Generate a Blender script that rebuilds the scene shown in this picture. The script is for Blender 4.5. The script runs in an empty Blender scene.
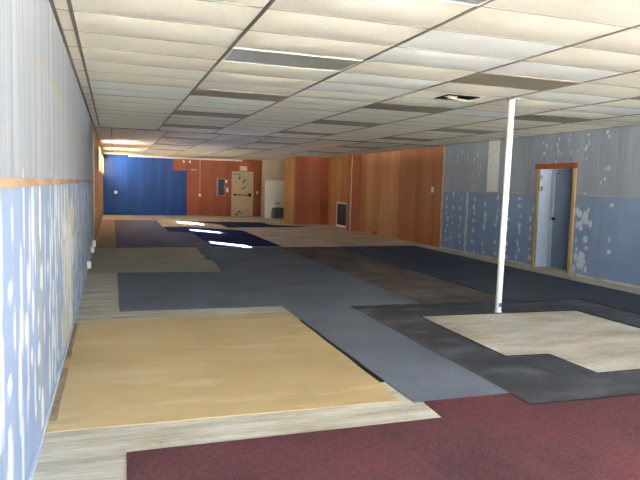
import bpy, bmesh, math, random
from mathutils import Vector, Matrix, noise
from mathutils.geometry import tessellate_polygon
random.seed(7)
C = bpy.context.scene.collection
XL, XR, ZC, YB, YF = -0.39, 8.10, 2.6465, 28.38, -1.6
A0, R0 = -0.2685, 4.6412      # first long ceiling tee, reference cross tee
YS = 14.0                     # where the painted front room meets the wood panelled rear
ZR = 1.474                    # chair rail height

# ------------------------------------------------------------------ helpers
def s2l(c):
    return tuple(((v/255)/12.92 if v/255 <= .04045 else ((v/255+.055)/1.055)**2.4) for v in c) + (1,)

def add_box(bm, x0, x1, y0, y1, z0, z1, mi=0, bev=0):
    r = bmesh.ops.create_cube(bm, size=1, matrix=Matrix.Translation(((x0+x1)/2, (y0+y1)/2, (z0+z1)/2)) @ Matrix.Diagonal((x1-x0, y1-y0, z1-z0, 1)))
    fs = {f for v in r['verts'] for f in v.link_faces}
    for f in fs: f.material_index = mi
    if bev:
        es = list({e for v in r['verts'] for e in v.link_edges})
        bmesh.ops.bevel(bm, geom=es, offset=bev, segments=2, affect='EDGES', profile=.5)

def add_cyl(bm, a, b, r0, r1=None, seg=24, mi=0):
    a, b = Vector(a), Vector(b); d = b-a
    m = Matrix.Translation((a+b)/2) @ d.to_track_quat('Z', 'Y').to_matrix().to_4x4()
    r = bmesh.ops.create_cone(bm, cap_ends=True, segments=seg, radius1=r0, radius2=r0 if r1 is None else r1, depth=d.length, matrix=m)
    for f in {f for v in r['verts'] for f in v.link_faces}:
        f.material_index = mi; f.smooth = len(f.verts) == 4

def add_tube(bm, pts, r, seg=12):
    for i in range(len(pts)-1): add_cyl(bm, pts[i], pts[i+1], r, seg=seg)
    for p in pts[1:-1]:
        q = bmesh.ops.create_uvsphere(bm, u_segments=seg, v_segments=8, radius=r, matrix=Matrix.Translation(p))
        for v in q['verts']:
            for f in v.link_faces: f.smooth = True

def add_prism(bm, pts, z0, z1, mi=0):
    vs0 = [bm.verts.new((x, y, z0)) for x, y in pts]; vs1 = [bm.verts.new((x, y, z1)) for x, y in pts]
    n = len(pts)
    try:
        f = [bm.faces.new(vs1), bm.faces.new(vs0[::-1])] + [bm.faces.new((vs0[i], vs0[(i+1) % n], vs1[(i+1) % n], vs1[i])) for i in range(n)]
        for k in f: k.material_index = mi
    except ValueError: pass

def obj(name, bm, mats, parent=None, loc=None):
    bmesh.ops.recalc_face_normals(bm, faces=bm.faces)
    me = bpy.data.meshes.new(name); bm.to_mesh(me); bm.free()
    for m in (mats if isinstance(mats, (list, tuple)) else [mats]): me.materials.append(m)
    o = bpy.data.objects.new(name, me); C.objects.link(o)
    if parent: o.parent = parent
    if loc: o.location = loc
    return o
def one(name, mats, parent, fn, *a, **k):
    bm = bmesh.new(); fn(bm, *a, **k); return obj(name, bm, mats, parent)
def box(name, mats, parent, *a, **k): return one(name, mats, parent, add_box, *a, **k)
def struct(o): o['kind'] = 'structure'; return o
def tag(o, label, cat, group=None):
    o['label'] = label; o['category'] = cat
    if group: o['group'] = group
    return o
def thing(name, label, cat, loc=(0, 0, 0), group=None):
    o = bpy.data.objects.new(name, None); C.objects.link(o); o.location = loc; o.empty_display_size = .1
    return tag(o, label, cat, group)
def dup(root, loc, label):
    r = root.copy(); C.objects.link(r); r.location = loc; r['label'] = label
    for ch in list(root.children):
        c = ch.copy(); C.objects.link(c); c.parent = r
    return r

# ------------------------------------------------------------------ materials
def newmat(name, rough=.7, spec=.3):
    m = bpy.data.materials.new(name); m.use_nodes = True
    nt = m.node_tree; b = nt.nodes['Principled BSDF']
    b.inputs['Roughness'].default_value = rough; b.inputs['Specular IOR Level'].default_value = spec
    return m, nt, b
def plain(name, col, rough=.7, metal=0, spec=.3):
    m, nt, b = newmat(name, rough, spec)
    n = nt.nodes.new('ShaderNodeTexNoise'); n.inputs['Scale'].default_value = 9; n.inputs['Detail'].default_value = 3
    tc = nt.nodes.new('ShaderNodeNewGeometry'); nt.links.new(tc.outputs['Position'], n.inputs['Vector'])
    r = nt.nodes.new('ShaderNodeValToRGB'); c = s2l(col)
    r.color_ramp.elements[0].position = .3; r.color_ramp.elements[1].position = .7
    r.color_ramp.elements[0].color = tuple(v*.9 for v in c[:3])+(1,); r.color_ramp.elements[1].color = tuple(min(1, v*1.08) for v in c[:3])+(1,)
    nt.links.new(n.outputs['Fac'], r.inputs['Fac']); nt.links.new(r.outputs['Color'], b.inputs['Base Color'])
    b.inputs['Metallic'].default_value = metal
    return m
class N:
    """tiny node-building helper working on world position"""
    def __init__(s, nt):
        s.nt = nt; g = nt.nodes.new('ShaderNodeNewGeometry'); s.pos = g.outputs['Position']
    def scaled(s, v, off=(0, 0, 0)):
        n = s.nt.nodes.new('ShaderNodeVectorMath'); n.operation = 'MULTIPLY_ADD'
        s.nt.links.new(s.pos, n.inputs[0]); n.inputs[1].default_value = v; n.inputs[2].default_value = off; return n.outputs[0]
    def noise(s, v, detail=4, rough=.55, off=(0, 0, 0)):
        n = s.nt.nodes.new('ShaderNodeTexNoise'); n.inputs['Scale'].default_value = 1
        n.inputs['Detail'].default_value = detail; n.inputs['Roughness'].default_value = rough
        s.nt.links.new(s.scaled(v, off), n.inputs['Vector']); return n.outputs['Fac']
    def ramp(s, fac, stops):
        r = s.nt.nodes.new('ShaderNodeValToRGB'); e = r.color_ramp.elements
        while len(e) < len(stops): e.new(.5)
        for k, (p, c) in enumerate(stops): e[k].position = p; e[k].color = c if len(c) == 4 else s2l(c)
        s.nt.links.new(fac, r.inputs['Fac']); return r.outputs['Color']
    def mix(s, fac, a, b, mode='MIX'):
        m = s.nt.nodes.new('ShaderNodeMix'); m.data_type = 'RGBA'; m.blend_type = mode
        for k, v in ((0, fac), (6, a), (7, b)):
            if hasattr(v, 'is_linked'): s.nt.links.new(v, m.inputs[k])
            else: m.inputs[k].default_value = v
        return m.outputs[2]
    def math(s, op, a, b=None):
        m = s.nt.nodes.new('ShaderNodeMath'); m.operation = op
        for k, v in ((0, a), (1, b)):
            if v is None: continue
            if hasattr(v, 'is_linked'): s.nt.links.new(v, m.inputs[k])
            else: m.inputs[k].default_value = v
        return m.outputs[0]
    def comp(s, ax):
        x = s.nt.nodes.new('ShaderNodeSeparateXYZ'); s.nt.links.new(s.pos, x.inputs[0]); return x.outputs[ax]
    def bump(s, b, h, dist, strength=1):
        n = s.nt.nodes.new('ShaderNodeBump'); n.inputs['Distance'].default_value = dist; n.inputs['Strength'].default_value = strength
        s.nt.links.new(h, n.inputs['Height']); s.nt.links.new(n.outputs[0], b.inputs['Normal'])
WHT = (1, 1, 1, 1); BLK = (0, 0, 0, 1)

def panelling(name, ax, dark, mid, light, pitch=.1, groove=.55, vary=5.0, rough=.5, gw=.06, spec=.3, vz=.12):
    """vertical board panelling: ax 0 = boards run along x, 1 = along y"""
    m, nt, b = newmat(name, rough, spec); n = N(nt)
    sc = [.15, .15, vz]; sc[ax] = vary
    v = n.noise(tuple(sc), 5, .6)
    col = n.ramp(v, [(.3, dark), (.5, mid), (.72, light)])
    sc2 = [2, 2, 1.1]; sc2[ax] = 70
    g = n.noise(tuple(sc2), 3, .6, (3, 5, 1))
    col = n.mix(.45, col, n.ramp(g, [(.3, (150, 150, 150)), (.65, (255, 255, 255))]), 'MULTIPLY')
    fr = n.math('FRACT', n.math('DIVIDE', n.comp(ax), pitch))
    gr = n.math('LESS_THAN', fr, gw)
    fac = n.math('MULTIPLY', gr, groove)
    col = n.mix(fac, col, n.mix(1.0, col, (.35, .33, .32, 1), 'MULTIPLY'))
    nt.links.new(col, b.inputs['Base Color'])
    n.bump(b, n.math('SUBTRACT', 1.0, gr), .004)
    return m
def painted(name, ax, a, bcol, stain, pitch=1.22):
    """painted wallboard with soft mottling and sheet joints"""
    m, nt, b = newmat(name, .6, .3); n = N(nt)
    col = n.ramp(n.noise((1.3, 1.3, 1.0), 5, .6), [(.3, a), (.7, bcol)])
    sc = [.3, .3, .25]; sc[ax] = 9
    col = n.mix(n.math('MULTIPLY', n.ramp(n.noise(tuple(sc), 4, .6, (7, 2, 4)), [(.55, BLK), (.8, WHT)]), .55), col, s2l(stain))
    fr = n.math('FRACT', n.math('DIVIDE', n.comp(ax), pitch)); gr = n.math('LESS_THAN', fr, .008)
    col = n.mix(n.math('MULTIPLY', gr, .5), col, s2l((90, 95, 105)))
    nt.links.new(col, b.inputs['Base Color'])
    n.bump(b, n.noise((30, 30, 30), 3), .002, .5)
    return m
def blotch(name, stops, scale=(1.2, 1.2, 1.2), fine=(40, 40, 40), rough=.8, spec=.2, bump=.002, finestr=.3, detail=6, second=None):
    m, nt, b = newmat(name, rough, spec); n = N(nt)
    col = n.ramp(n.noise(scale, detail, .6), stops)
    if second:
        sc, c2, lo, hi, amt = second
        col = n.mix(n.math('MULTIPLY', n.ramp(n.noise(sc, 5, .6, (11, 4, 2)), [(lo, BLK), (hi, WHT)]), amt), col, s2l(c2))
    f = n.noise(fine, 3, .6, (2, 9, 5))
    col = n.mix(finestr, col, n.ramp(f, [(.3, (120, 120, 120)), (.7, (255, 255, 255))]), 'MULTIPLY')
    nt.links.new(col, b.inputs['Base Color']); n.bump(b, f, bump)
    return m

M = {}
M['left_up'] = panelling('grey_blue_panelling', 1, (150, 156, 168), (172, 177, 186), (194, 198, 204), pitch=.203, groove=.35, vary=7, gw=.05)
M['left_low'] = painted('blue_wallboard', 1, (138, 156, 188), (156, 172, 202), (184, 192, 204))
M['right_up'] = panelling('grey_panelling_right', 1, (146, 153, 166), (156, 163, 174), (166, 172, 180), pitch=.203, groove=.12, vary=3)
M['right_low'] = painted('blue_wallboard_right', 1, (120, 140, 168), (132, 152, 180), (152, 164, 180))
M['honey'] = panelling('honey_wood_panelling', 1, (176, 112, 60), (208, 146, 86), (228, 178, 120), pitch=.1, groove=.5, vary=1.6)
M['honey_l'] = panelling('golden_wood_panelling', 1, (176, 124, 70), (204, 152, 92), (222, 176, 116), pitch=.1, groove=.4, vary=1.6)
M['honey_r'] = panelling('reddish_honey_panelling', 1, (168, 98, 50), (190, 118, 64), (204, 134, 80), pitch=.1, groove=.5, vary=1.6)
M['red_y'] = panelling('redwood_panelling_side', 1, (150, 84, 54), (172, 102, 66), (188, 118, 76), pitch=.1)
M['red_x'] = panelling('redwood_panelling', 0, (158, 84, 52), (176, 98, 62), (190, 112, 74), pitch=.1, vary=2)
M['honey_x'] = panelling('honey_wood_panelling_cross', 0, (160, 95, 45), (180, 110, 55), (200, 130, 70), pitch=.1)
M['blue_x'] = panelling('bright_blue_panelling', 0, (10, 62, 140), (14, 76, 162), (26, 94, 184), pitch=.2, groove=.35, vary=3, rough=.45)
M['spackle'] = plain('white_spackle', (222, 224, 222), .85)
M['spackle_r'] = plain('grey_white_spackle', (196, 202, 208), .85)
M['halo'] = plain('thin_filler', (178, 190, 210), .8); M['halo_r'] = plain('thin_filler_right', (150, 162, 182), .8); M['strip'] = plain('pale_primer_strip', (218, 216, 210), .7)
M['cream'] = plain('cream_adhesive', (210, 205, 186), .85)
M['tan'] = blotch('tan_joint_paper', [(.3, (168, 164, 160)), (.7, (190, 188, 186))], (3, 3, .6))
M['glue'] = plain('yellow_glue', (206, 178, 96), .6)
M['wood_trim'] = blotch('bare_pine_trim', [(.3, (186, 142, 88)), (.7, (214, 178, 124))], (4, 4, .8), (30, 30, 4))
M['rail'] = blotch('brown_rail', [(.35, (172, 128, 96)), (.6, (208, 176, 146))], (6, 1.6, 6))
M['red_trim'] = blotch('reddish_header', [(.3, (150, 78, 46)), (.7, (172, 96, 60))], (2, 6, 8))
M['tile'] = blotch('cream_ceiling_tile', [(.3, (238, 230, 212)), (.7, (246, 240, 226))], (.9, .9, .9), (60, 60, 60), .95, .1, .0015, .14)
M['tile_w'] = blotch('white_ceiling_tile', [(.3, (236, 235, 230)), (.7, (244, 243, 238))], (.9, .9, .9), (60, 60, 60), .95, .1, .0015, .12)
M['tile_g'] = blotch('grey_ceiling_tile', [(.3, (212, 204, 188)), (.7, (226, 218, 204))], (.9, .9, .9), (60, 60, 60), .95, .1, .0015, .14)  # darker and greyer than the cream tile
M['tee_c'] = plain('cream_cross_tee', (150, 142, 128), .6)
M['tee'] = plain('tarnished_ceiling_tee', (128, 120, 108), .55)
M['white'] = plain('white_enamel', (232, 232, 226), .45)
M['lens'] = plain('grey_prismatic_lens', (160, 162, 160), .35)
M['lens_t'] = plain('taupe_prismatic_lens', (146, 136, 118), .6)
M['dark'] = plain('dark_void', (34, 30, 26), .9)
M['f_near'] = blotch('whitewashed_plywood', [(.3, (160, 146, 124)), (.45, (190, 182, 164)), (.68, (214, 211, 202))], (1.2, 9, 1), (10, 60, 10), .75, second=((5, 5, 1), (146, 104, 66), .62, .78, .5))
M['f_grey'] = blotch('grey_brown_plywood', [(.3, (158, 150, 136)), (.7, (188, 180, 164))], (.8, 5, 1), (10, 50, 10), .8, second=((2, 7, 1), (128, 114, 94), .55, .75, .6))
M['f_brown'] = blotch('brown_glue_floor', [(.3, (150, 128, 112)), (.7, (180, 158, 140))], (3, 3, 1), (30, 30, 30), .8)
M['f_back'] = blotch('beige_bare_floor', [(.3, (176, 166, 148)), (.5, (202, 192, 174)), (.72, (220, 212, 196))], (1.4, 1.1, 1), (20, 20, 20), .85, second=((2, 2, 1), (150, 138, 120), .56, .74, .5))
M['f_patch'] = blotch('beige_stained_floor', [(.32, (168, 160, 144)), (.5, (200, 192, 176)), (.68, (216, 216, 212))], (1.0, 2.6, 1), (30, 30, 30), .7, second=((.9, 4, 1), (196, 150, 122), .54, .72, .6))
M['f_scab'] = blotch('brown_splintered_edge', [(.3, (140, 120, 98)), (.7, (184, 164, 138))], (12, 6, 1), (50, 50, 50))
M['yellow'] = blotch('ochre_hardboard', [(.3, (182, 158, 114)), (.5, (196, 171, 126)), (.7, (206, 183, 142))], (.9, 1.6, 1), (25, 60, 25), .55, .3, .0006, .12, second=((1.3, 5, 1), (216, 200, 164), .55, .70, .6))
M['gray'] = blotch('blue_grey_carpet', [(.3, (108, 114, 126)), (.7, (130, 136, 148))], (1.1, 1.1, 1), (150, 150, 150), .95, .1, .003, .5)
M['dusty'] = blotch('dusty_blue_carpet', [(.3, (110, 116, 146)), (.7, (130, 134, 162))], (1.3, 1.3, 1), (150, 150, 150), .95, .1, .003, .4)
M['navy'] = blotch('navy_carpet', [(.3, (36, 48, 92)), (.7, (50, 62, 110))], (1.3, 1.3, 1), (150, 150, 150), .95, .1, .003, .4)
M['slate'] = blotch('dark_slate_blue_carpet', [(.3, (74, 80, 94)), (.7, (92, 98, 112))], (1.3, 1.3, 1), (150, 150, 150), .95, .1, .003, .4)
M['maroon'] = blotch('maroon_carpet', [(.3, (92, 62, 66)), (.5, (108, 70, 74)), (.75, (124, 68, 72))], (1.3, 1.3, 1), (70, 70, 70), .95, .1, .003, .6)
M['black'] = blotch('black_rubber_backing', [(.32, (48, 48, 54)), (.5, (68, 69, 76)), (.7, (112, 113, 120))], (1.6, 3.0, 1), (60, 60, 60), .55, .35, .002, .35, 8)
M['brown'] = blotch('worn_brown_carpet_backing', [(.3, (88, 78, 76)), (.5, (112, 98, 94)), (.72, (136, 122, 116))], (1.6, 1.6, 1), (90, 90, 90), .85, .15, .002, .4)
M['offcut'] = plain('slate_offcut', (66, 68, 75), .8)
M['edge'] = plain('black_edge', (26, 26, 28), .7)
M['pole'] = plain('white_gloss_paint', (242, 243, 236), .35)
M['doorpaint'] = blotch('beige_scuffed_steel', [(.3, (196, 178, 148)), (.7, (212, 196, 168))], (3, 3, 3), (20, 20, 20), .6, second=((9, 9, 7), (120, 96, 76), .66, .74, .6))
M['frame_b'] = plain('beige_frame', (196, 178, 150), .55)
M['scuff'] = plain('black_scuff', (50, 40, 36), .8)
M['chrome'] = plain('dull_steel', (150, 152, 156), .4, .8)
M['panel'] = plain('dark_grey_cabinet', (70, 76, 84), .45)
M['plate'] = plain('ivory_plastic', (232, 228, 216), .4)
M['alc_w'] = plain('white_wallboard', (226, 228, 226), .6)
M['alc_b'] = plain('beige_plaster', (184, 174, 156), .7)
M['basin'] = plain('grey_basin', (92, 94, 97), .5)
M['red'] = plain('exit_red', (206, 40, 34), .5)
M['signface'] = plain('sign_face', (240, 214, 204), .5)
M['grille'] = plain('dark_grille', (76, 72, 70), .5)
M['door_in'] = blotch('pale_blue_door_paint', [(.3, (128, 142, 166)), (.7, (142, 156, 178))], (1, 1, .4))
M['reveal'] = blotch('white_blue_reveal', [(.3, (176, 188, 206)), (.7, (192, 202, 216))], (1, 1, .4))
M['peach'] = plain('peach_window_casing', (196, 160, 126), .5)
M['render'] = plain('exterior_stucco', (196, 188, 174), .9)
M['asphalt'] = blotch('sunlit_concrete_lot', [(.3, (198, 193, 182)), (.7, (216, 211, 200))], (.3, .3, .3))
M['roofm'] = plain('roof_felt', (90, 88, 86), .9)
def glass():
    m = bpy.data.materials.new('window_glass'); m.use_nodes = True; nt = m.node_tree; nt.nodes.clear()
    o = nt.nodes.new('ShaderNodeOutputMaterial'); t = nt.nodes.new('ShaderNodeBsdfTransparent'); g = nt.nodes.new('ShaderNodeBsdfGlossy')
    t.inputs[0].default_value = (.95, .97, .96, 1); g.inputs['Roughness'].default_value = .02
    x = nt.nodes.new('ShaderNodeMixShader'); x.inputs[0].default_value = .05
    nt.links.new(t.outputs[0], x.inputs[1]); nt.links.new(g.outputs[0], x.inputs[2]); nt.links.new(x.outputs[0], o.inputs[0]); return m
M['glass'] = glass()

# ------------------------------------------------------------------ shell
def cells(us, vs, fn):
    """walk a grid of wall cells; fn(u,v) -> material index or None for a hole"""
    for i in range(len(us)-1):
        for j in range(len(vs)-1):
            k = fn((us[i]+us[i+1])/2, (vs[j]+vs[j+1])/2)
            if k is not None: yield us[i], us[i+1], vs[j], vs[j+1], k
def blob(bm, plane, c, ru, rv, mi, off, seedv, halo=True):
    """irregular smear of filler lying on a wall: plane 'L' or 'R'"""
    if halo and mi == 3: blob(bm, plane, (c[0]+.01, c[1]-.01), ru*1.45, rv*1.35, 7 if plane == 'L' else 5, off-.001, seedv+3, False)
    n = 12; vs = []
    for k in range(n):
        a = 2*math.pi*k/n; w = 1+.45*noise.noise(Vector((math.cos(a)*1.7+seedv, math.sin(a)*1.7, seedv*.7)))
        y, z = c[0]+ru*w*math.cos(a), c[1]+rv*w*math.sin(a)
        vs.append(bm.verts.new((XL+off if plane == 'L' else XR-off, y, z)))
    f = bm.faces.new(vs if plane == 'R' else vs[::-1]); f.material_index = mi

# floor, several bare surfaces laid edge to edge
bm = bmesh.new()
xs = [XL-.2, -.33, .1, 1.86, 2.3, 3.36, 5.67, 8.9]; ys = [YF-.2, 3.9, 4.0, 5.13, 5.4, 6.75, 7.0, 10.3, 10.42, 14.26, 24.7, YB+.2]
def fm(x, y):
    if x < -.33 and (4.0 < y < 5.13 or 5.4 < y < 6.75): return 4
    if 3.36 < x < 5.67 and 3.9 < y < 6.75: return 3
    if y > 14.26: return 2 if x < .1 and y < 24.7 else 5
    if y > 10.42: return 1 if x < 1.86 else 5
    if y > 10.3: return 0 if x < 1.86 else 5
    if x > 5.67: return 5
    return 0
for x0, x1, y0, y1, k in cells(xs, ys, fm): add_box(bm, x0, x1, y0, y1, -.1, 0, k)
floor = struct(obj('floor', bm, [M['f_near'], M['f_grey'], M['f_brown'], M['f_patch'], M['f_scab'], M['f_back']]))

# left wall
WIN = [(19.3, .76), (23.5, .76), (27.5, .76)]; WZ0, WZ1 = 1.80, 2.42
bm = bmesh.new()
us = sorted([YF, YS-.06, YB] + [c-w/2 for c, w in WIN] + [c+w/2 for c, w in WIN]); vs = [0, ZR, WZ0, WZ1, ZC+.25]
def lm(u, v):
    if WZ0 < v < WZ1 and any(abs(u-c) < w/2 for c, w in WIN): return None
    if u > YS-.06: return 2
    return 0 if v < ZR else 1
for u0, u1, v0, v1, k in cells(us, vs, lm): add_box(bm, XL-.16, XL, u0, u1, v0, v1, k)
rr = random.Random(3)
y = 2.2
while y < 13.7:
    z = rr.uniform(.05, .3)
    while z < 1.4:
        if rr.random() < .85: blob(bm, 'L', (y+rr.gauss(0, .07), z), rr.uniform(.015, .065), rr.uniform(.04, .11)*rr.choice((1, 1, 2, 2.6)), 3, .0012+rr.random()*.0006, rr.random()*50)
        z += rr.uniform(.12, .3)
    y += .25
for k in range(46):   # heavy smears around the torn joint
    blob(bm, 'L', (6.1+rr.gauss(0, .35), rr.uniform(.1, 1.3)), rr.uniform(.06, .16), rr.uniform(.12, .3), 4 if k % 2 else 3, .002+k*.00003, rr.random()*50)
for u0, u1 in ((3.66, 3.84),):
    add_box(bm, XL, XL+.001, u0, u1, .1, ZR-.02, 5)
n0 = 9
for k in range(n0):   # diagonal trail of yellow glue
    t = k/(n0-1); yy = 3.7+2.66*t; blob(bm, 'L', (yy, 2.13+.02*math.sin(k*2.1)), .17+.03*math.sin(k*3), .008+.004*math.sin(k*5), 6, .0015, k*3.3)
wall_left = struct(obj('wall_left', bm, [M['left_low'], M['left_up'], M['honey_l'], M['spackle'], M['cream'], M['tan'], M['glue'], M['halo']]))
# right wall with doorway
DY0, DY1, DZ = 9.27, 10.25, 1.97
bm = bmesh.new()
def rm(u, v):
    if DY0 < u < DY1 and v < DZ: return None
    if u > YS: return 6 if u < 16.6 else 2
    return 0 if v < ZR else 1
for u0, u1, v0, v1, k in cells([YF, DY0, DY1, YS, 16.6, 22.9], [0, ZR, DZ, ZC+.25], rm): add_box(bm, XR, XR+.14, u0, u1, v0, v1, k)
add_box(bm, XR-.002, XR, 11.62, 12.05, ZR+.02, ZC-.01, 4)
for k in range(14): blob(bm, 'R', (12.83+rr.gauss(0, .02), .1+k*.1), .035, .09, 3, .0015+k*.00002, k)
for yc in (13.75, 13.5, 13.1, 12.5, 12.05, 11.6, 11.2, 10.8, 10.42, 9.08, 8.85, 8.3, 7.55, 7.15):
    z = rr.uniform(.05, .25)
    dens = .9 if yc > 10.4 or yc in (9.08, 8.85, 7.55) else .35
    while z < 1.42:
        if rr.random() < dens: blob(bm, 'R', (yc+rr.gauss(0, .03), z), rr.uniform(.02, .055), rr.uniform(.025, .07), 3, .0015, rr.random()*50)
        z += rr.uniform(.12, .26)
for k in range(10): blob(bm, 'R', (8.95+rr.gauss(0, .14), rr.uniform(.9, 1.25)), rr.uniform(.02, .05), rr.uniform(.03, .09), 3, .0018+k*.00003, rr.random()*50)
for k in range(4): blob(bm, 'R', (8.92+rr.gauss(0, .05), .2+.06*k), .08, .07, 3, .0018+k*.00003, rr.random()*50)
for k in range(34):
    blob(bm, 'R', (rr.choice([8.5, 8.95, 9.35, 9.75, 10.1])+rr.gauss(0, .05), rr.uniform(2.1, 2.6) if k % 3 else rr.uniform(1.5, 2.6)), rr.uniform(.015, .03), rr.uniform(.02, .045), 3, .0017, rr.random()*50) if True else None
for k in range(10): blob(bm, 'R', (rr.uniform(12.2, 13.6), rr.uniform(1.6, 2.5)), .02, .05, 3, .0017, k*7)
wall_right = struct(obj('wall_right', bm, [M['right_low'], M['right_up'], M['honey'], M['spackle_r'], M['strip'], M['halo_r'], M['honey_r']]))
# back wall and its coverings
bm = bmesh.new(); add_box(bm, XL-.16, XR+.14, YB, YB+.16, 0, ZC+.25)
wall_back = struct(obj('wall_back', bm, M['alc_b']))
bm = bmesh.new(); add_box(bm, 3.2, 6.75, YB-.012, YB, 0, ZC); add_box(bm, 2.58, 3.2, YB-.012, YB, 2.04, ZC)
obj('wood_paneling', bm, M['red_x'], wall_back)
bm = bmesh.new(); add_box(bm, XL, 3.2, YB-.014, YB-.001, 0, 2.04); add_box(bm, XL, 2.58, YB-.014, YB-.001, 2.04, ZC)
obj('blue_paneling', bm, M['blue_x'], wall_back)
box('header_strip', M['plate'], wall_back, .66, 5.72, YB-.1, YB-.02, 2.57, 2.64, bev=.006)
# alcove partition, boxed corner, pilaster
bm = bmesh.new(); add_box(bm, 6.52, XR, 27.0, 27.12, 0, 1.72, 0); add_box(bm, 6.44, XR, 27.0, 27.12, 1.72, ZC, 1); add_box(bm, 6.38, 6.46, 26.98, 27.14, 0, ZC, 2)
struct(obj('wall_alcove', bm, [M['alc_w'], M['alc_b'], M['frame_b']]))
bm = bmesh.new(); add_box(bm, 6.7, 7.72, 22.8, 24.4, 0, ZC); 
for f in bm.faces: f.material_index = 1 if abs(f.normal.x) > .5 else 0  # sides coloured lighter honey: light from the left is painted in
add_box(bm, 7.72, XR+.14, 22.9, 24.4, 0, ZC, 2)
struct(obj('wall_corner', bm, [M['red_x'], M['honey'], M['red_trim']]))
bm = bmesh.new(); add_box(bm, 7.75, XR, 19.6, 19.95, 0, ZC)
for f in bm.faces: f.material_index = 1 if abs(f.normal.x) > .5 else 0  # pilaster sides too: honey tone stands in for light from the left
struct(obj('wall_pilaster', bm, [M['red_x'], M['honey']]))
struct(box('wall_service', M['alc_b'], None, XR, XR+.14, 24.4, YB, 0, ZC+.25))
# front wall: shop windows behind the camera
FW = [(-.15, 2.5), (2.6, 5.25), (5.35, 7.95)]
bm = bmesh.new()
us = sorted([XL-.16, XR+.14] + [a for w in FW for a in w])
for u0, u1, v0, v1, k in cells(us, [0, .3, 2.5, ZC+.25], lambda u, v: None if .3 < v < 2.5 and any(a < u < b for a, b in FW) else 0): add_box(bm, u0, u1, YF-.14, YF, v0, v1, k)
struct(obj('wall_front', bm, M['render']))
wn = 1
for a, b in FW:
    bm = bmesh.new()
    for q in ((a, a+.05, .3, 2.5), (b-.05, b, .3, 2.5), (a+.05, b-.05, .3, .35), (a+.05, b-.05, 2.45, 2.5)): add_box(bm, q[0], q[1], YF-.1, YF-.04, q[2], q[3])
    w = struct(obj('window_%d' % wn, bm, M['chrome'])); wn += 1
    box('pane', M['glass'], w, a+.05, b-.05, YF-.073, YF-.067, .35, 2.45)
for c, w_ in WIN:
    a, b = c-w_/2, c+w_/2; bm = bmesh.new(); t = .05
    for q in ((a-t, a, WZ0-t, WZ1+t), (b, b+t, WZ0-t, WZ1+t), (a, b, WZ0-t, WZ0), (a, b, WZ1, WZ1+t)): add_box(bm, XL-.01, XL+.03, q[0], q[1], q[2], q[3])
    w = struct(obj('window_%d' % wn, bm, M['peach'])); wn += 1
    box('pane', M['glass'], w, XL-.1, XL-.095, a, b, WZ0, WZ1)

# rails, baseboards, trims
bm = bmesh.new(); add_box(bm, XL, XL+.014, YF, YS-.1, ZR-.02, ZR+.02, bev=.003)
struct(obj('trim_1', bm, M['rail']))
bm = bmesh.new(); add_box(bm, XR-.012, XR, DY1+.1, YS, ZR-.007, ZR+.007); add_box(bm, XR-.012, XR, YF, DY0-.1, ZR-.007, ZR+.007)
struct(obj('trim_2', bm, M['rail']))
struct(box('baseboard_left', M['halo'], None, XL, XL+.012, YF, 9.0, 0, .045))
bm = bmesh.new(); add_box(bm, XR-.02, XR, DY1+.1, YS, 0, .035); add_box(bm, XR-.02, XR, YF, DY0-.1, 0, .035)
struct(obj('baseboard_right', bm, M['f_near']))
bm = bmesh.new(); add_box(bm, XR-.025, XR+.02, DY0-.075, DY0, 0, DZ+.0); add_box(bm, XR-.025, XR+.02, DY1, DY1+.06, 0, DZ)
add_box(bm, XR-.032, XR+.02, DY0-.1, DY1+.1, DZ, DZ+.1, 1)
struct(obj('trim_3', bm, [M['wood_trim'], M['red_trim']]))
bm = bmesh.new(); add_box(bm, XL, XL+.02, YS-.1, YS-.06, 0, ZC); add_box(bm, XR-.02, XR, YS-.01, YS+.04, 0, ZC)
struct(obj('trim_4', bm, [M['wood_trim']]))
# closet recess behind the doorway
bm = bmesh.new()
add_box(bm, XR+.14, 8.62, DY1, DY1+.08, 0, 2.1, 0); add_box(bm, XR+.02, 8.52, DY1-.006, DY1+.0, 0, DZ, 0); add_box(bm, XR+.14, 8.62, DY0-.08, DY0, 0, 2.1, 0)
add_box(bm, XR+.14, 8.62, DY0, DY1, DZ+.02, 2.1, 0); add_box(bm, 8.52, 8.62, DY0, DY1, 0, DZ+.02, 0)
struct(obj('wall_closet', bm, M['reveal']))
d2 = box('door_2', M['door_in'], None, 8.42, 8.46, DY0+.02, DY1-.1, .02, DZ-.01, bev=.003); struct(d2)
box('door_jamb', M['reveal'], d2, 8.40, 8.47, DY1-.09, DY1-.002, 0, DZ)
bm = bmesh.new(); add_cyl(bm, (8.42, DY1-.17, .99), (8.37, DY1-.17, .99), .012); bmesh.ops.create_uvsphere(bm, u_segments=20, v_segments=12, radius=.032, matrix=Matrix.Translation((8.355, DY1-.17, .99)))
obj('door_knob', bm, M['scuff'], d2)
for z in (.5, 1.56, 1.9): 
    bm = bmesh.new(); add_box(bm, 8.412, 8.425, DY1-.2, DY1-.1, z-.012, z+.012); obj('hinge', bm, M['scuff'] if z > 1.8 else M['chrome'], d2)

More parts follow.
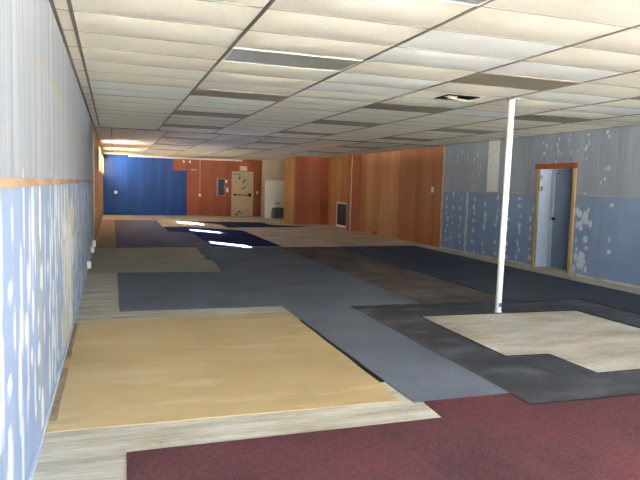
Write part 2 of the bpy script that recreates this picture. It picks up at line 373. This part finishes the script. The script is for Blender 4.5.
# back exit door
d1 = struct(box('door_1', M['doorpaint'], None, 5.32, 6.18, YB-.06, YB-.018, .015, 2.03, bev=.004))
bm = bmesh.new(); add_box(bm, 5.24, 5.32, YB-.09, YB-.015, 0, 2.03); add_box(bm, 6.18, 6.26, YB-.09, YB-.015, 0, 2.03); add_box(bm, 5.24, 6.26, YB-.09, YB-.015, 2.03, 2.1)
obj('door_frame', bm, M['frame_b'], d1)
bm = bmesh.new(); add_box(bm, 5.36, 6.12, YB-.14, YB-.11, .985, 1.03, bev=.008); add_box(bm, 5.34, 5.42, YB-.15, YB-.06, .96, 1.06, bev=.008); add_box(bm, 6.04, 6.16, YB-.15, YB-.06, .94, 1.09, bev=.008)
obj('panic_bar', bm, M['scuff'], d1)
bm = bmesh.new(); add_box(bm, 5.38, 5.66, YB-.13, YB-.06, 1.93, 1.99, bev=.006); add_tube(bm, [(5.5, YB-.11, 1.995), (5.75, YB-.22, 2.0), (5.95, YB-.1, 2.04)], .01)
obj('door_closer', bm, M['chrome'], d1)
bm = bmesh.new()
for cx, cz, rx, rz in ((5.8, 1.62, .05, .03), (5.86, 1.7, .02, .07), (5.78, 1.32, .1, .02), (5.9, 1.38, .06, .018), (5.6, .22, .04, .05), (5.5, .1, .07, .03), (5.62, 1.8, .03, .08), (5.7, .16, .05, .025)):
    vs_ = [bm.verts.new((cx+rx*math.cos(a*.628)*(1+.3*math.sin(a*2.3)), YB-.0605, cz+rz*math.sin(a*.628)*(1+.3*math.cos(a*1.7)))) for a in range(10)]; bm.faces.new(vs_)
obj('scuff_marks', bm, M['scuff'], d1)

# ------------------------------------------------------------------ ceiling
FIX = [(1, -3), (1, 1), (1, 5), (1, 9), (1, 13), (3, -3), (3, 1), (3, 5), (3, 9), (3, 13), (5, 1), (5, 5), (5, 9), (5, 13)]
HOLE = (3, 3)
white_tiles = {(2, 0), (2, -1), (2, 3), (1, 6), (1, 7), (3, 0), (4, 2), (5, 3), (0, 5), (0, 6), (4, 5), (2, 2)}
bm = bmesh.new(); rt = random.Random(11)
def tile(x0, x1, y0, y1, sag, mi, tilt=0):
    NU, NV = 8, 6; g = []
    for i in range(NU+1):
        row = []
        for j in range(NV+1):
            u, v = i/NU, j/NV
            z = ZC+.004-sag*(math.sin(math.pi*u)**.7 if 0 < u < 1 else 0)*math.sin(math.pi*v)*1.0+tilt*(v-.5)
            row.append(bm.verts.new((x0+(x1-x0)*u, y0+(y1-y0)*v, z)))
        g.append(row)
    for i in range(NU):
        for j in range(NV):
            f = bm.faces.new((g[i][j], g[i][j+1], g[i+1][j+1], g[i+1][j])); f.material_index = mi; f.smooth = True
fxset = set(FIX)
YE = 14.22
cols = [XL, A0] + [A0+1.22*k for k in range(1, 7)] + [XR]
nrow0 = int(math.floor((YF-R0)/.61))
for ci in range(len(cols)-1):
    for r in range(nrow0, 16):
        x0, x1 = cols[ci], cols[ci+1]; y0, y1 = max(YF, R0+.61*r), min(YE, R0+.61*(r+1))
        if y1-y0 < .05: continue
        if (ci-1, r) in fxset: continue
        if (ci-1, r) == HOLE:
            hx0, hx1, hy0, hy1 = 3.84, 4.28, y0+.14, y1-.12
            for a in ((x0, hx0, y0, y1), (hx1, x1, y0, y1), (hx0, hx1, y0, hy0), (hx0, hx1, hy1, y1)):
                tile(*a, .0, 0)
            continue
        wide = x1-x0 > .5
        sag = (rt.uniform(.008, .024) if wide else .002)
        tile(x0, x1, y0, y1, sag, 1 if (ci-1, r) in white_tiles else 0, rt.uniform(-.003, .003))
cols2 = [XL, -.02] + [-.02+1.22*k for k in range(1, 7)] + [XR]
FIX2 = [(1, 3), (1, 8), (1, 13), (3, 3), (3, 8), (5, 3), (5, 8)]
for ci in range(len(cols2)-1):
    for r in range(0, 24):
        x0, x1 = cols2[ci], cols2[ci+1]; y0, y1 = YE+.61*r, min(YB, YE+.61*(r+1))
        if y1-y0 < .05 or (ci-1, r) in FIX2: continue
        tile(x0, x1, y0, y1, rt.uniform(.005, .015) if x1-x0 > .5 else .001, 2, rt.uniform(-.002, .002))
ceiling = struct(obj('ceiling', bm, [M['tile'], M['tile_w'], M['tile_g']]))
bm = bmesh.new(); t = .013
for x in cols[1:-1]: add_box(bm, x-t, x+t, YF, YE, ZC-.003, ZC+.03)
for x in cols2[1:-1]: add_box(bm, x-t, x+t, YE, YB, ZC-.003, ZC+.03)
for r in range(nrow0+1, 16): add_box(bm, XL, XR, R0+.61*r-.005, R0+.61*r+.005, ZC+.001, ZC+.03, 1)
for r in range(1, 24): add_box(bm, XL, XR, YE+.61*r-.005, YE+.61*r+.005, ZC+.001, ZC+.03, 1)
add_box(bm, XL, XL+.025, YF, YB, ZC-.004, ZC+.02); add_box(bm, XR-.025, XR, YF, YB, ZC-.004, ZC+.02)
add_box(bm, XL, XR, YE-.03, YE+.03, ZC-.014, ZC+.02)
obj('ceiling_grid', bm, [M['tee'], M['tee_c']], ceiling)
box('attic_deck', M['dark'], ceiling, XL, XR, YF, YB, ZC+.14, ZC+.18)
# roof keeps the sun out
struct(box('roof', M['roofm'], None, XL-.3, 9.2, YF-.3, YB+.3, ZC+.26, ZC+.4))

# fluorescent troffers
def troffer(label, loc, lens, depth, group):
    t_ = thing('ceiling_light', label, 'ceiling light', loc, group)
    bm = bmesh.new(); L, W, e = 1.22-.03, .61-.016, .014
    add_box(bm, 0, L, 0, e, -.004, .03); add_box(bm, 0, L, W-e, W, -.004, .03); add_box(bm, 0, e, e, W-e, -.004, .03); add_box(bm, L-e, L, e, W-e, -.004, .03)
    obj('frame', bm, M['plate'] if lens == 'lens' else M['lens_t'], t_)
    bm = bmesh.new(); add_box(bm, 0, L, 0, .01, .031, .11); add_box(bm, 0, L, W-.01, W, .031, .11); add_box(bm, 0, .01, .01, W-.01, .031, .11); add_box(bm, L-.01, L, .01, W-.01, .031, .11); add_box(bm, 0, L, 0, W, .11, .115)
    obj('housing', bm, M['white'], t_)
    bm = bmesh.new(); add_box(bm, e, L-e, e, W-e, depth, depth+.004)
    obj('diffuser', bm, M[lens], t_)
    return t_
GA = 'unlit fluorescent lights in the ceiling grid'
pA = pB = None
desc = {(1, -3): 'unlit ceiling light with white rim at the top edge of the photo, nearest the camera', (1, 1): 'grey ceiling light with white rim, large one left of centre near the front',
 (1, 5): 'ceiling light second back from the large grey one, in the left row', (1, 9): 'ceiling light third back in the left row of ceiling lights', (1, 13): 'last ceiling light of the left row before the ceiling break',
 (3, -3): 'ceiling light of the middle row above the camera', (3, 1): 'taupe ceiling light just in front of the white pole top', (3, 5): 'taupe ceiling light behind the broken ceiling opening, middle row second',
 (3, 9): 'taupe ceiling light third back in the middle row', (3, 13): 'taupe ceiling light last in the middle row of the front ceiling',
 (5, 1): 'taupe ceiling light at the right edge of the photo, right row', (5, 5): 'taupe ceiling light right of the white pole top', (5, 9): 'taupe ceiling light over the blue right wall between pole and wood panelling', (5, 13): 'taupe ceiling light near the wood panelled right wall'}
for (c, r) in FIX:
    loc = (A0+1.22*c+.015, R0+.61*r+.008, ZC)
    if (c, r) in ((1, 1), (1, -3)):
        if pA is None: pA = troffer(desc[(c, r)], loc, 'lens', -.001, GA)
        else: dup(pA, loc, desc[(c, r)])
    else:
        if (c, r) == (3, -3): continue
        if pB is None: pB = troffer(desc[(c, r)], loc, 'lens_t', -.001, GA)
        else: dup(pB, loc, desc[(c, r)])
pos2 = {1: 'left', 3: 'middle', 5: 'right'}; ord2 = {3: 'first', 8: 'second', 13: 'third'}
for (c, r) in FIX2:
    dup(pB, (-.02+1.22*c+.015, YE+.61*r+.008, ZC), '%s unlit ceiling light of the %s row beyond the ceiling break, over the rear floor' % (ord2[r], pos2[c]))
# left-out front tile over the camera
bm = bmesh.new(); add_box(bm, A0+1.22*3, A0+1.22*4, R0-.61*3, R0-.61*2, ZC+.002, ZC+.012); obj('blank_tile', bm, M['tile'], ceiling)

# torn opening with a dropped flap
hy0, hy1 = R0+.61*3+.14, R0+.61*4-.12
sp = thing('broken_ceiling_vent', 'broken ceiling vent with a hanging white flap, left of the white pole top', 'vent', (4.06, (hy0+hy1)/2, ZC))
bm = bmesh.new()
for q in ((-.22, .22, -.175, -.155), (-.22, .22, .155, .175), (-.22, -.2, -.155, .155), (.2, .22, -.155, .155)): add_box(bm, *q, -.006, .1)
obj('collar', bm, M['dark'], sp)
bm = bmesh.new(); add_box(bm, -.14, .15, -.11, .11, -.005, .003)
o = obj('flap', bm, M['white'], sp, (.05, .0, -.02)); o.rotation_euler = (.22, -.12, .6)
bm = bmesh.new(); add_box(bm, -.1, .1, -.05, .05, -.004, .003)
o = obj('shard', bm, M['tile_g'], sp, (-.12, -.02, .012)); o.rotation_euler = (-.2, .15, -.3)
# little hook on the ceiling
HX, HY = .364, 7.0
bm = bmesh.new(); bmesh.ops.create_cone(bm, cap_ends=True, segments=16, radius1=.02, radius2=.012, depth=.012, matrix=Matrix.Translation((HX, HY, ZC-.02)))
add_tube(bm, [(HX, HY, ZC-.025), (HX, HY, ZC-.05), (HX+.015, HY, ZC-.06), (HX+.03, HY, ZC-.05)], .004)
tag(obj('ceiling_hook', bm, M['white']), 'tiny white hook on a ceiling tile near the left wall', 'hook')

# ------------------------------------------------------------------ carpets and sheets
def wobble(pts, amp, step=.12, sd=0):
    out = []
    for i in range(len(pts)):
        a, b = Vector(pts[i]+(0,)), Vector(pts[(i+1) % len(pts)]+(0,)); d = b-a; n = max(1, int(d.length/step)); nr = Vector((-d.y, d.x, 0)).normalized()
        for k in range(n):
            p = a+d*k/n
            q = Vector((p.x*2.1, p.y*2.1, 0)); out.append((p.x+0.008*noise.noise(q), p.y+.008*noise.noise(q+Vector((9, 4, 2)))))
    return out
def sheet(name, pts, h, m, label, cat, amp=.012, group=None, z0=0, bind=False):
    bm = bmesh.new(); P = wobble(pts, amp, sd=len(name)+pts[0][0]); n = len(P)
    lo = [bm.verts.new((x, y, z0+.0005)) for x, y in P]; hi = [bm.verts.new((x, y, z0+h)) for x, y in P]
    for t in tessellate_polygon([[Vector((x, y, 0)) for x, y in P]]):
        bm.faces.new([hi[k] for k in t]); bm.faces.new([lo[k] for k in t[::-1]])
    for i in range(n): bm.faces.new((lo[i], lo[(i+1) % n], hi[(i+1) % n], hi[i]))
    o = tag(obj(name, bm, m), label, cat, group)
    if bind:
        bm = bmesh.new()
        for i in range(n):
            a, b = Vector(P[i]), Vector(P[(i+1) % n]); d = (b-a).normalized(); q = Vector((-d.y, d.x))*.011
            vs = [bm.verts.new((p.x, p.y, z0+h+.0015)) for p in (a-q, b-q, b+q, a+q)]; bm.faces.new(vs)
            for v0, v1 in ((0, 1), (2, 3)): 
                w0 = bm.verts.new((vs[v0].co.x, vs[v0].co.y, z0+h-.002)); w1 = bm.verts.new((vs[v1].co.x, vs[v1].co.y, z0+h-.002)); bm.faces.new((vs[v0], vs[v1], w1, w0))
        obj('binding', bm, M['edge'], o)
    return o
G = 'carpet pieces on the floor'
sheet('underlay_sheet', [(-.385, 3.81), (1.91, 3.78), (1.95, 4.19), (1.97, 6.42), (1.94, 6.78), (-.345, 6.78), (-.33, 5.39), (-.38, 5.37), (-.38, 5.15), (-.33, 5.13), (-.33, 3.99), (-.385, 3.98)], .005, M['yellow'],
      'large yellow ochre underlay sheet on the floor beside the left wall', 'floor sheet', .006)
sheet('carpet', [(.07, 3.40), (2.05, 3.42), (2.07, 3.725), (2.785, 3.725), (2.785, 3.465), (7.9, 3.44), (7.9, -1.4), (.07, -1.4)], .008, M['maroon'], 'maroon red carpet in the foreground', 'carpet', .01, G)
sheet('carpet', [(.07, 7.24), (2.0, 7.22), (2.0, 3.73), (2.80, 3.73), (2.84, 7.07), (3.82, 7.07), (3.83, 14.3), (1.86, 14.24), (1.76, 12.85), (1.84, 12.7), (1.72, 12.15), (1.86, 11.8), (1.76, 10.32), (.07, 10.36)], .009, M['gray'],
      'blue grey carpet runner with arms, right of the yellow sheet', 'carpet', .014, G)
sheet('rubber_mat', [(2.85, 7.05), (2.79, 3.48), (3.36, 3.46), (7.85, 3.46), (7.85, 3.95), (3.84, 3.97), (3.83, 4.57), (3.38, 4.6), (3.43, 6.34), (5.65, 6.28), (5.65, 3.98), (6.28, 3.98), (6.28, 6.88), (5.28, 6.9), (5.2, 7.05)], .007, M['black'],
      'black rubber backed mat framing the bare beige floor patch', 'mat', .012, bind=True)
sheet('rubber_mat', [(3.42, 4.54), (3.79, 4.52), (3.80, 3.95), (3.46, 3.97)], .004, M['offcut'], 'small slate square offcut in the notch of the beige floor patch', 'mat', .01, None, .0072)
sheet('carpet', [(3.84, 14.32), (3.83, 7.07), (5.2, 7.06), (5.26, 14.3)], .006, M['brown'], 'worn brown carpet strip between the blue grey and dark navy carpets', 'carpet', .01, G)
sheet('carpet', [(5.29, 14.3), (5.23, 6.93), (6.3, 6.9), (6.3, 4.0), (7.5, 4.0), (7.52, 11.34), (7.56, 14.46)], .01, M['slate'], 'dark slate carpet along the blue right wall with the doorway', 'carpet', .012, G, bind=True)
sheet('carpet', [(.07, 14.3), (2.26, 14.3), (2.27, 18.55), (1.58, 19.02), (1.58, 21.0), (1.62, 24.6), (.07, 24.66)], .008, M['dusty'], 'dusty purple blue carpet in front of the bright blue back wall', 'carpet', .01, G)
sheet('carpet', [(2.27, 14.45), (3.94, 14.5), (4.0, 19.54), (2.41, 21.1), (1.6, 21.05), (1.6, 19.05), (2.28, 18.6)], .009, M['navy'], 'navy blue carpet piece crossed by two bright sun streaks', 'carpet', .01, G)
sheet('carpet', [(2.94, 24.03), (5.63, 23.9), (5.64, 22.43), (6.96, 21.48), (3.76, 20.97), (3.79, 22.51)], .009, M['navy'], 'farthest navy blue carpet piece, in front of the beige exit door', 'carpet', .01, G)
sheet('edge_strip', [(1.955, 4.2), (1.99, 4.2), (1.995, 6.4), (1.975, 6.4)], .012, M['edge'], 'thin black strip between yellow sheet and blue grey carpet', 'edging', .003)  # black strip laid along the gap between sheet and carpet

# ------------------------------------------------------------------ pole
pl = thing('support_pole', 'white round steel support pole standing from floor to ceiling', 'pole', (4.53, 6.36, .008))
one('shaft', M['pole'], pl, add_cyl, (0, 0, .012), (.125, .12, ZC-.016), .037, seg=32)
bm = bmesh.new(); add_cyl(bm, (0, 0, 0), (0, 0, .012), .05, seg=24); obj('base_plate', bm, M['white'], pl)
bm = bmesh.new(); add_cyl(bm, (.125, .12, ZC-.03), (.125, .12, ZC-.014), .07, seg=24); obj('ceiling_collar', bm, M['tee'], pl)
bm = bmesh.new(); add_box(bm, -.018, .018, -.0475, -.04, .07, .12, bev=.002); obj('sticker', bm, plain('blue_sticker', (70, 100, 150)), pl)

# ------------------------------------------------------------------ fittings
def plate(label, wall, u, z, w=.075, h=.12, cat='switch', name='light_switch'):
    t_ = thing(name, label, cat, {'B': (u, YB-.014, z), 'L': (XL, u, z), 'R': (XR, u, z)}[wall])
    d = .008; bm = bmesh.new(); bm2 = bmesh.new()
    if wall == 'B': add_box(bm, -w/2, w/2, -d, 0, -h/2, h/2, bev=.002); add_box(bm2, -.008, .008, -d-.012, -d, -.012, .012)
    else:
        s = 1 if wall == 'L' else -1
        add_box(bm, min(0, s*d), max(0, s*d), -w/2, w/2, -h/2, h/2, bev=.002); add_box(bm2, min(s*d, s*(d+.012)), max(s*d, s*(d+.012)), -.008, .008, -.012, .012)
    obj('cover_plate', bm, M['plate'], t_); obj('toggle', bm2, M['plate'], t_); return t_
plate('white switch plate on the wood panelled right wall', 'R', 14.55, 1.5, .12, .15)
plate('small white switch plate high on the left wood wall edge', 'L', 14.2, 1.36, .12, .12)
plate('white plate on the blue back wall', 'B', .13, 1.0, .13, .13)
plate('white switch plate between the metal panel and the exit door', 'B', 5.05, 1.22, .1, .2)
plate('small switch plate right of the exit door', 'B', 6.47, 1.13, .07, .12)
plate('small thermostat left above the exit door switch', 'B', 5.0, 1.62, .09, .14, 'thermostat', 'thermostat')
# wall boxes at the foot of the left wall
for y_, z_, s_, lb in ((10.4, .14, .11, 'white outlet box low on the left wall, nearest of three'), (12.2, .19, .1, 'white outlet box low on the left wall, middle of three'), (13.3, .2, .12, 'white outlet box low on the left wall, farthest of three')):
    t_ = thing('outlet_box', lb, 'outlet', (XL, y_, z_), 'outlet boxes along the left wall')
    bm = bmesh.new(); add_box(bm, 0, .06, -s_/2, s_/2, -s_/2, s_/2, bev=.006); obj('box', bm, M['plate'], t_)
    bm = bmesh.new(); add_box(bm, .06, .064, -.02, .02, -.03, .03); obj('socket', bm, M['chrome'], t_)
# conduit and box on back wall
cd = thing('conduit', 'grey conduit running down the wood back wall to a small box', 'conduit', (3.78, YB-.014, .95))
one('pipe', M['alc_b'], cd, add_cyl, (0, -.02, .05), (0, -.02, 1.62), .014)
box('junction_box', M['plate'], cd, -.055, .055, -.05, 0, -.05, .06, bev=.004)
# electric panel
ep = thing('electrical_panel', 'dark metal electrical panel on the wood back wall', 'electrical panel', (4.74, YB-.014, .94))
box('cabinet', M['chrome'], ep, -.19, .19, -.08, 0, 0, .8, bev=.006)
box('panel_door', M['panel'], ep, -.13, .17, -.09, -.08, .03, .77, bev=.003)
box('latch', M['plate'], ep, .13, .15, -.1, -.09, .36, .44)
# exit sign
sg = thing('exit_sign', 'EXIT sign with red letters above the beige back door', 'sign', (5.79, YB-.014, 2.24))
box('sign_box', M['signface'], sg, -.17, .17, -.05, 0, -.1, .1, bev=.005)
cu = bpy.data.curves.new('lettering', 'FONT'); cu.body = 'EXIT'; cu.size = .16; cu.align_x = 'CENTER'; cu.align_y = 'CENTER'; cu.extrude = .002
to = bpy.data.objects.new('lt', cu); C.objects.link(to); bpy.context.view_layer.update()
me = bpy.data.meshes.new_from_object(to.evaluated_get(bpy.context.evaluated_depsgraph_get())); bpy.data.objects.remove(to)
me.materials.clear(); me.materials.append(M['red']); lt = bpy.data.objects.new('lettering', me); C.objects.link(lt); lt.parent = sg; lt.location = (0, -.053, 0); lt.rotation_euler = (math.pi/2, 0, 0); lt['label'] = 'red letters EXIT'
# small lamps and bracket high on back wall
for x_, lb in ((3.04, 'small pale emergency lamp head, left one above the blue wall corner'), (3.32, 'small pale emergency lamp head, right one above the blue wall corner')):
    t_ = thing('lamp_head', lb, 'lamp', (x_, YB-.014, 2.46), 'pair of small lamp heads on the back wall')
    one('housing', M['plate'], t_, add_cyl, (0, -.01, 0), (0, -.1, -.02), .035, .05)
    one('mount', M['plate'], t_, add_cyl, (0, 0, 0), (0, -.01, 0), .05)
bm = bmesh.new(); add_box(bm, -.14, .14, -.05, 0, -.012, .012, bev=.003); tag(obj('wall_bracket', bm, M['plate'], None, (3.5, YB-.014, 2.1)), 'small pale horizontal bracket on the wood back wall left of the conduit', 'bracket')
# return-air grille on right wall
g0, g1 = 20.72, 21.85
gr = thing('air_grille', 'dark louvred return air grille with white frame low on the wood wall', 'grille', (XR, (g0+g1)/2, 0))
h_ = (g1-g0)/2; bm = bmesh.new()
for q in ((-h_, h_, .02, .09), (-h_, h_, .88, .95), (-h_, -h_+.07, .09, .88), (h_-.07, h_, .09, .88)): add_box(bm, -.03, 0, q[0], q[1], q[2], q[3])
obj('frame', bm, M['plate'], gr)
bm = bmesh.new(); add_box(bm, -.004, -.001, -h_+.07, h_-.07, .09, .88)
for k in range(18): add_box(bm, -.022, -.01, -h_+.07, h_-.07, .105+k*.043, .12+k*.043)
obj('louvre', bm, M['grille'], gr)
# wavy cable down the pilaster edge
bm = bmesh.new(); add_tube(bm, [(7.76+.006*math.sin(k*.9), 19.585, max(.01, ZC-.02-k*.11)) for k in range(25)], .011)
tag(obj('cable', bm, M['plate']), 'pale cable hanging down the edge of the wood pilaster', 'cable')
# small scrap of wood at foot of right wall
bm = bmesh.new(); add_box(bm, 7.98, 8.08, 18.05, 18.2, 0, .12, bev=.004); tag(obj('wood_block', bm, M['red_y']), 'small wood block at the foot of the wood panelled wall', 'block')
# utility sink in alcove
sk = thing('utility_sink', 'grey utility sink in the white alcove at the back', 'sink', (7.12, 26.66, 0))
bm = bmesh.new()
add_box(bm, -.3, .3, -.3, -.27, .04, .5); add_box(bm, -.3, .3, .27, .3, .04, .5); add_box(bm, -.3, -.27, -.27, .27, .04, .5); add_box(bm, .27, .3, -.27, .27, .04, .5); add_box(bm, -.27, .27, -.27, .27, .04, .08)
obj('basin', bm, M['basin'], sk)
for sx in (-1, 1):
    for sy in (-1, 1): box('leg', M['basin'], sk, sx*.27-.02, sx*.27+.02, sy*.27-.02, sy*.27+.02, 0, .04)
bm = bmesh.new(); add_tube(bm, [(0, .3, .5), (0, .29, .68), (0, .2, .74), (0, .1, .7)], .014); add_box(bm, -.12, .12, .27, .33, .66, .7, bev=.006); obj('faucet', bm, M['chrome'], sk)
wb = thing('wall_cabinet', 'small white box on the alcove wall left of the sink', 'box', (6.78, 26.999, .38))
box('body', M['white'], wb, -.1, .14, -.16, 0, 0, .42, bev=.006); box('door', M['plate'], wb, -.09, .13, -.17, -.16, .01, .41, bev=.002)

# ------------------------------------------------------------------ outside
bm = bmesh.new(); add_box(bm, -90, 90, -90, 110, -.4, -.12)
struct(obj('ground', bm, M['asphalt']))

# ------------------------------------------------------------------ light
w = bpy.data.worlds.new('World'); bpy.context.scene.world = w; w.use_nodes = True; nt = w.node_tree; bg = nt.nodes['Background']
tc = nt.nodes.new('ShaderNodeTexCoord'); sx = nt.nodes.new('ShaderNodeSeparateXYZ'); rp = nt.nodes.new('ShaderNodeValToRGB')
nt.links.new(tc.outputs['Generated'], sx.inputs[0]); nt.links.new(sx.outputs['Z'], rp.inputs['Fac']); nt.links.new(rp.outputs['Color'], bg.inputs['Color'])
rp.color_ramp.elements[0].position = 0; rp.color_ramp.elements[0].color = (.88, .94, 1, 1)
rp.color_ramp.elements[1].position = .8; rp.color_ramp.elements[1].color = (.50, .68, 1, 1)
bg.inputs['Strength'].default_value = 3.6
sl = bpy.data.lights.new('sun', 'SUN'); sl.energy = 160; sl.angle = .009; sl.color = (1, .97, .94)
so = bpy.data.objects.new('sun', sl); C.objects.link(so)
so.rotation_euler = Vector((.72, -.98, -.475)).to_track_quat('-Z', 'Y').to_euler()
def portal(loc, rot, a, b):
    l = bpy.data.lights.new('window_portal', 'AREA'); l.shape = 'RECTANGLE'; l.size = a; l.size_y = b; l.cycles.is_portal = True
    o = bpy.data.objects.new('window_portal', l); C.objects.link(o); o.location = loc; o.rotation_euler = rot
for a, b in FW: portal(((a+b)/2, YF-.12, 1.4), (math.pi/2, 0, 0), b-a, 2.2)
for c, w_ in WIN: portal((XL-.15, c, (WZ0+WZ1)/2), (math.pi/2, 0, -math.pi/2), w_, WZ1-WZ0)

# ------------------------------------------------------------------ camera
f, pi_, ro, ya, h = 610.3856, 0.0869, 0.0288, 0.3287, 1.493
F_ = Vector((math.sin(ya)*math.cos(pi_), math.cos(ya)*math.cos(pi_), -math.sin(pi_))); R_ = Vector((math.cos(ya), -math.sin(ya), 0)); U_ = R_.cross(F_)
R2 = math.cos(ro)*R_+math.sin(ro)*U_; U2 = -math.sin(ro)*R_+math.cos(ro)*U_
cam = bpy.data.cameras.new('camera'); cam.sensor_width = 36; cam.lens = f*36/640; cam.clip_start = .05; cam.clip_end = 500
co = bpy.data.objects.new('camera', cam); C.objects.link(co)
m4 = Matrix((R2, U2, -F_)).transposed().to_4x4(); m4.translation = (0, 0, h); co.matrix_world = m4
sc = bpy.context.scene; sc.camera = co
sc.view_settings.view_transform = 'Standard'; sc.view_settings.look = 'None'; sc.view_settings.gamma = 1; sc.view_settings.use_curve_mapping = False
sc.view_settings.exposure = 2.65
sc.cycles.use_denoising = True; sc.cycles.max_bounces = 14; sc.cycles.diffuse_bounces = 10; sc.cycles.sample_clamp_indirect = 12; sc.cycles.transparent_max_bounces = 16
